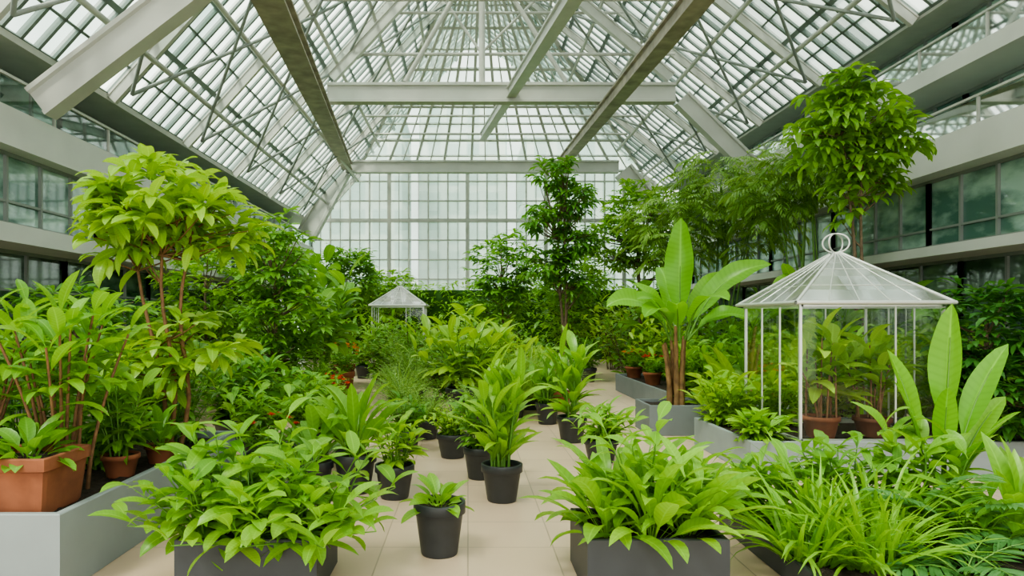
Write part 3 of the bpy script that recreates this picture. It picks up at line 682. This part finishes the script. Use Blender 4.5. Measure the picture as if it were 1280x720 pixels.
mktree('small_tree','bright leafy tree at the end of the aisle',(3.6,24,0),[(0,0,0,0,3.0)],[(0,0,3.0,1.3,1.1),(0,0,1.8,1.2,.9)],260,7,.36,.15,LB,K=3)
mktree('tall_tree','tall slender tree with a narrow airy leafy crown',(2.35,17,0),[(0,0,.1,0,4.8),(.05,.05,-.1,0,3.6)],[(-.15,0,5.2,.5,.5),(.25,0,4.6,.6,.45),(-.35,0,4.1,.6,.42),(.4,0,3.5,.65,.42),(-.35,0,3.0,.65,.42),(.2,0,2.4,.6,.4)],370,6,.32,.125,LM,tr=.05,K=3,shell=.3,bend=(.8,1.7))
# hedge
rng=R(); gl=Geo(); n=6500
b=np.stack([rng.uniform(-6.5,8.2,n),rng.uniform(-.6,.4,n),rng.uniform(.1,3.05,n)],-1)
leaves(gl,b,rng.uniform(PI,2*PI,n),rng.uniform(-.3,.9,n),.32,.14,.8,rng,'ovate',2,.2,0,.1)
gb=Geo(); gb.box(-6.6,8.3,-.35,.45,0,2.8)
thing('hedge','long clipped green hedge along the glazed end wall','hedge',(0,28.0,0),[('foliage',gl,LB),('core',gb,plain('hedge_core',(.05,.14,.025),.9,0,.4,4),False)])

# --- big paddle-leaf plants: az, el, L, W, bend, roll
def bigleaf(name,label,loc,spec,z0,stems=None,pet=.3,wave=.08,K=18,petr=0):
    rng=R(); gl=Geo(); gt=Geo(); gp=Geo(); s=np.array(spec)
    if stems:
        for k in range(stems[0]):
            a=k*GA; r=stems[1]*rng.uniform(.3,1); h=rng.uniform(.7,1.0)*stems[2]; t=np.linspace(0,1,10)
            rad=np.linspace(stems[3],stems[3]*.5,10)*(1+.12*np.sin(t*40+k))
            gt.tube(np.stack([r*math.cos(a)*(1+.8*t**2),r*math.sin(a)*(1+.8*t**2),h*t],-1),rad,10)
    sp=.13 if stems else .06
    base=np.stack([sp*np.cos(s[:,0]),sp*np.sin(s[:,0]),np.full(len(s),z0)],-1)
    leaves(gl,base,s[:,0],s[:,1],s[:,2],s[:,3],s[:,4],rng,'paddle',K,.32,wave,pet,roll=s[:,5],bexp=1.7)
    if petr:
        C=gl.V[0].reshape(len(s),K+1,5,3)[:,:,2]
        for i in range(len(s)):
            m=int(K*(pet+.45)); gp.tube(C[i,:m]-np.array([0,.004,.003]),np.linspace(petr,petr*.25,m),7)
    return thing(name,label,'plant',loc,([('stem',gt,BARKG)] if stems else [])+[('leaf_stalk',gp,STEM),('foliage',gl,LBN)])
bigleaf('banana_plant','banana plant with huge bright paddle leaves in square planter',(3.02,9.8,.36),
 [(-1.75,1.54,1.72,.42,.22,.1),(-.2,1.20,1.65,.38,1.2,.9),(3.3,1.15,1.25,.36,1.9,-.9),(2.9,1.35,1.0,.30,.9,-.6),(-1.2,1.2,1.2,.34,1.8,.3),(.2,1.35,1.25,.34,1.1,.9),(-.5,.9,1.0,.32,1.6,.6),(-2.3,1.0,1.1,.34,1.8,-.3),(1.6,1.3,1.4,.36,.9,0),(-1.9,1.2,.9,.28,1.5,0),(3.8,1.2,1.1,.32,1.6,-.5)],.95,(8,.13,1.15,.045),.25,.12,petr=.018)

# --- terrarium
def greenhouse_case(loc,W,D,H,A,label):
    e=bpy.data.objects.new('glass_terrarium',None); COL.objects.link(e); e.location=loc; e['label']=label; e['category']='terrarium'
    a,b=W/2,D/2; t=.014
    pg=Geo(); pg.box(-t,t,-t,t,0,H); pm=pg.mesh('post',TERW,False)
    P=[(-a,-b),(a,-b),(a,b),(-a,b)]
    for p in P: obj('post',pm,e,(p[0],p[1],0))
    mg=Geo(); mg.box(-.008,.008,-.008,.008,0,H); mm=mg.mesh('mullion',TERW,False)
    for p in ((-a,-b*.33),(-a,b*.33),(a,-b*.33),(a,b*.33),(a*.33,-b),(a*.33,b)): obj('mullion',mm,e,(p[0],p[1],0))
    for z,w in ((.02,.02),(H-.02,.022)):
        f=Geo()
        f.box(-a,a,-b-w,-b+w,z-w,z+w); f.box(-a,a,b-w,b+w,z-w,z+w); f.box(-a-w,-a+w,-b-w,b+w,z-w,z+w); f.box(a-w,a+w,-b-w,b+w,z-w,z+w)
        obj('rail',f.mesh('rail',TERW,False),e)
    ov=.08; a2,b2=a+ov,b+ov
    C=[(-a2,-b2,H),(a2,-b2,H),(a2,b2,H),(-a2,b2,H)]; tp=.04
    T=[(-tp,-tp,A),(tp,-tp,A),(tp,tp,A),(-tp,tp,A)]
    rg=Geo(); rr=Geo()
    for i in range(4):
        j=(i+1)%4
        rg.add([C[i],C[j],T[j],T[i]],[(0,1,2,3)])
        rr.tube([C[i],tuple((np.array(C[i])+np.array(T[i]))/2),T[i]],.018,8)
        rr.tube([C[i],tuple((np.array(C[i])+np.array(C[j]))/2),C[j]],.022,8)
        for k in range(1,5):
            q=np.array(C[i])*(1-k/5)+np.array(C[j])*k/5; s=np.array(T[i])*(1-k/5)+np.array(T[j])*k/5
            rr.tube([q,(q+s)/2,s],.007,6)
        for fr in (.33,.66):
            q=np.array(C[i])*(1-fr)+np.array(T[i])*fr; s=np.array(C[j])*(1-fr)+np.array(T[j])*fr
            rr.tube([q,(q+s)/2,s],.006,6)
    obj('roof_glass',rg.mesh('roof_glass',TRG,False),e); obj('roof_frame',rr.mesh('roof_frame',TERW,True),e)
    rr=Geo(); rr.lathe([(.055,A-.01),(.055,A+.012),(.001,A+.02)],20)
    for rot in (-.45,.55):
        th=np.linspace(0,2*PI,25); q=.11
        rr.tube(np.stack([q*1.25*np.cos(th)*math.cos(rot),q*1.25*np.cos(th)*math.sin(rot),A+.01+q+q*np.sin(th)],-1),.010,8)
    obj('finial',rr.mesh('finial',TERW,True),e)
    gf=Geo(); gf.add([(-a,0,.03),(a,0,.03),(a,0,H-.03),(-a,0,H-.03)],[(0,1,2,3)])
    gs=Geo(); gs.add([(0,-b,.03),(0,b,.03),(0,b,H-.03),(0,-b,H-.03)],[(0,1,2,3)])
    mf=gf.mesh('glass_pane',TGL,False); ms=gs.mesh('glass_pane',TGL,False)
    obj('glass_pane',mf,e,(0,-b,0)); obj('glass_pane',mf,e,(0,b,0)); obj('glass_pane',ms,e,(-a,0,0)); obj('glass_pane',ms,e,(a,0,0))
    return e
greenhouse_case((4.23,7.85,.31),1.5,1.4,1.47,2.05,'white-framed glass terrarium with pyramid roof and ring finial')
greenhouse_case((-1.85,18.6,0),1.35,1.3,1.98,2.5,'small white-framed glass greenhouse with pyramid roof among plants')
cane('potted_broadleaf','leafy plant in dark terracotta pot inside the terrarium',(3.90,7.55,.30),9,.90,.32,.45,.20,LY,nl=8,pot=(.19,.24),potmat=TERR,stemmat=CANE,shape='ovate')
cane('potted_broadleaf','broad-leaved plant in brown pot inside the terrarium',(4.5,7.6,.30),9,.85,.32,.45,.20,LY,nl=8,pot=(.19,.22),potmat=TERRD,stemmat=CANE,shape='ovate')
leafbush('leafy_shrub','green foliage growing inside the terrarium',(4.2,8.2,.30),.9,.4,16,9,.25,.09,LB)
for (x,y,h,r,m) in ((3.1,7.25,.25,.16,LB),(3.15,8.4,.7,.35,LY),(5.4,8.3,.9,.5,LM),(5.35,7.3,.6,.35,LM)):
    leafbush('leafy_shrub','bright green leafy shrub in pale grey planter',(x,y,.30),h,r,14,9,.26,.085,m)
lily('broadleaf_lily','bright arching leaves at the planter corner',(3.65,9.1,0),34,1.05,.24,LB,el=(.8,1.5),bend=(.4,1.4),K=9,r0=.15)
lily('broadleaf_lily','bright arching leaves beside the planter',(3.95,9.6,0),44,1.45,.28,LY,el=(.7,1.5),bend=(.4,1.4),K=9,r0=.15)
mktree('small_tree','dense dark green bush by the gallery',(5.55,7.3,.30),[(0,0,0,0,1.3)],[(0,0,1.15,.62,.55),(.1,-.1,.55,.62,.5)],330,7,.19,.085,LD,shape='ovate',K=4)
# front right bed
for (x,y,n,L) in ((2.1,4.2,110,.60),(2.4,4.05,120,.58),(2.35,4.6,120,.72),(2.75,4.5,90,.68)):
    grassy('grass_clump','bright arching strap-leaved grass clump in bed',(x,y,.12),n,L,.045,LB,spread=.17)
leafbush('leafy_shrub','low bright leafy plant at the bed edge',(2.15,4.95,.12),.5,.34,16,9,.2,.07,LB)
leafbush('leafy_shrub','low bright broad-leaved plant behind grasses',(2.75,5.05,.12),.6,.34,16,9,.24,.08,LM)
def palm(name,label,loc,n,Lf,mat,el=(.3,1.3),lL=.28,lW=.028,npair=22,bend=(.6,1.2)):
    rng=R(); gl=Geo();gs=Geo(); az=GA*np.arange(n)+rng.normal(0,.2,n)
    fronds(gl,gs,rng,np.zeros((n,3)),az,rng.uniform(el[0],el[1],n),Lf*rng.uniform(.8,1.1,n),rng.uniform(bend[0],bend[1],n),npair,lL,lW,K=3,rr=.007)
    return thing(name,label,'palm',loc,[('stem',gs,STEM),('foliage',gl,mat)])
LPM=leafmat('leaf_palm_grey_green',(.07,.20,.06),(.15,.33,.11),rib=.2)
palm('small_palm','low grey-green feathery palm fronds in bed',(2.80,3.85,.14),11,.45,LPM,el=(.35,1.1),lL=.20,lW=.035,npair=16)
palm('small_palm','feathery palm fronds beside strap leaves',(3.15,4.6,.14),12,.8,LPM,el=(.4,1.3),lL=.25,lW=.042,npair=18)
bigleaf('bird_of_paradise','tall plant with upright bright paddle leaves on green stems',(3.45,5.0,.12),
 [(-1.7,1.54,1.60,.25,.10,.1),(-.15,1.46,1.38,.19,.50,.8),(-2.0,1.48,1.05,.16,.4,-.2),(3.3,1.46,1.10,.14,.5,-.7),(.1,1.35,1.05,.16,.7,.7),(-1.1,1.35,1.0,.17,.7,.3),(2.0,1.46,1.3,.2,.4,0),(-1.4,1.35,.8,.16,.8,0)],0,None,.48,.05,20,petr=.014)
cane('cane_plant','leafy green plant with upright stems',(3.3,4.85,.12),10,.75,.32,.34,.13,LB,nl=8,stemmat=STEM)
lily('broadleaf_lily','bright broad arching leaves in corner bed',(3.5,4.35,.12),36,.85,.16,LB,el=(.6,1.5),bend=(.4,1.4))
leafbush('leafy_shrub','low green foliage in the bed',(3.15,4.3,.12),.4,.35,14,8,.2,.06,LM)
# right bed shrubs
for (x,y,h,r,m) in ((4.0,11.3,.9,.5,LB),(4.8,11.5,1.2,.7,LM),(4.1,12.6,1.0,.55,LB),(5.5,12,1.5,.8,LM),(4.9,13.6,1.6,.8,LM),(4.1,14.4,1.3,.65,LY),(5.8,14.5,1.8,.8,LM)):
    leafbush('leafy_shrub','green leafy shrub in long grey bed',(x,y,.33),h,r,22,9,.28,.10,m,K=4)
leafbush('flowering_shrub','orange flowering plant in terracotta pot',(3.62,14.9,.33),.3,.28,14,8,.12,.05,LM,pot=(.18,.25),potmat=TERR,flower=(FO,20))
leafbush('flowering_shrub','red flowering plant in terracotta pot',(3.6,13.3,.33),.3,.25,14,8,.12,.05,LM,pot=(.18,.25),potmat=TERR,flower=(FR,14))
leafbush('flowering_shrub','orange flowering plant on the tiled path',(1.62,12.0,0),.4,.26,14,8,.12,.05,LM,pot=(.18,.35),potmat=TERR,flower=(FO,18))
for (x,y,h,r,m) in ((4.3,17.5,2.2,.9,LM),(5.4,17.2,2.4,1.1,LB),(6.8,10.2,1.7,.9,LM),(7.0,13,2.0,1.0,LM),(5.4,9.8,1.5,.7,LB),(4.6,9.9,1.4,.6,LM),(6.9,8.9,1.3,.7,LM),(5.8,21,2.8,1.3,LB),(7.2,16,2.4,1.1,LM),(4.8,22,2.4,1.0,LY)):
    leafbush('leafy_shrub','tall dense green shrub near the gallery',(x,y,0),h,r,28,9,.32,.12,m,K=4,sm=BARK)
cane('rubber_plant','tall green plant with large paddle leaves',(4.4,16.0,0),9,2.4,.8,.7,.28,LM,nl=8,shape='paddle',stemmat=STEM,sr=.02)
cane('rubber_plant','tall green plant with large bright leaves',(5.6,10.9,0),9,2.2,.8,.7,.26,LB,nl=8,shape='paddle',stemmat=STEM,sr=.02)
cane('rubber_plant','leafy tall plant against gallery wall',(6.6,11.6,0),9,2.2,.8,.6,.24,LM,nl=9,stemmat=STEM,sr=.02)
mktree('tall_tree','slim twin-trunk tree with a loose round leafy crown',(6.25,11.0,0),[(-.05,0,-.1,0,4.6),(.12,.05,.12,0,4.4)],[(-.1,0,5.0,.62,.62),(.6,0,4.6,.5,.45),(-.6,0,4.45,.45,.45),(.15,0,4.1,.5,.5),(.5,.1,3.7,.32,.4),(-.15,0,3.5,.28,.35)],190,7,.34,.15,LB,shape='ovate',K=5,tr=.035,shell=.2,bend=(.9,1.9))
mktree('tall_tree','dense rounded leafy tree beside the bamboo',(4.7,18.8,0),[(0,0,0,0,4.2)],[(0,0,4.5,.95,.9),(-.7,0,3.6,.85,.8),(.7,0,3.5,.8,.8)],340,7,.32,.13,LB,tr=.07,K=3)
def bamboo(loc,H,cans,nf,label,seedmat=LF,np_=10,lL=.30,lW=.070):
    rng=R(); gl=Geo();gs=Geo();gt=Geo()
    for k in range(7):
        a=k*GA; c=cans[k%len(cans)]; t=np.linspace(0,1,8)
        P=np.stack([.25*math.cos(a)+(c[0]-.25*math.cos(a))*t**2,.25*math.sin(a)+(c[1]-.25*math.sin(a))*t**2,(c[2]+.3*c[4])*t],-1)
        gt.tube(P,np.linspace(.035,.012,8),6)
    tot=sum(c[3]**2*c[4] for c in cans)
    for c in cans:
        n=int(nf*c[3]**2*c[4]/tot); pts,d=canopy_pts(rng,n,c[:3],c[3],c[4],.2)
        az=np.arctan2(d[:,1],d[:,0])+rng.normal(0,.5,n)
        fronds(gl,gs,rng,pts,az,rng.uniform(.0,.9,n),rng.uniform(.55,.95,n),rng.uniform(1.0,1.9,n),np_,lL,lW,K=2,rr=.006,droop=.6)
    return thing('bamboo',label,'bamboo',loc,[('cane',gt,STEM),('twig',gs,STEM),('foliage',gl,seedmat)])
bamboo((6.3,17,0),5.5,[(0,0,4.8,1.0,1.0),(-1.1,0,3.8,.9,.9),(.6,-.5,3.9,.8,.8)],380,'feathery weeping bamboo with arching fine leaves',LF)
bamboo((7.1,14.2,0),5,[(0,0,4.65,.75,.5),(-.6,.2,4.1,.6,.5)],170,'feathery bamboo leaning from the gallery')

# ================================================================== LIGHT
w=bpy.data.worlds.new('World'); scene.world=w; w.use_nodes=True; nt=w.node_tree; nt.nodes.clear()
out=nt.nodes.new('ShaderNodeOutputWorld'); bg=nt.nodes.new('ShaderNodeBackground')
tc=nt.nodes.new('ShaderNodeTexCoord'); n=nt.nodes.new('ShaderNodeTexNoise'); n.inputs['Scale'].default_value=3; n.inputs['Detail'].default_value=5
nt.links.new(tc.outputs['Generated'],n.inputs['Vector'])
col=mixc(nt,n.outputs[0],(.91,.96,.91),(1.,.98,.89)); nt.links.new(col,bg.inputs[0]); bg.inputs[1].default_value=3.0
nt.links.new(bg.outputs[0],out.inputs[0])
sun=bpy.data.lights.new('sun','SUN'); sun.energy=10.0; sun.angle=math.radians(16); sun.color=(1,.93,.77)
so=bpy.data.objects.new('sun',sun); COL.objects.link(so); so.rotation_euler=(math.radians(24),math.radians(-22),0)

# ================================================================== CAMERA
cam=bpy.data.cameras.new('camera'); cam.lens=24; cam.sensor_width=36; cam.shift_x=.043; cam.shift_y=.031; cam.clip_end=400
co=bpy.data.objects.new('camera',cam); COL.objects.link(co); co.location=(0,0,1.6); co.rotation_euler=(PI/2,0,0)
scene.camera=co
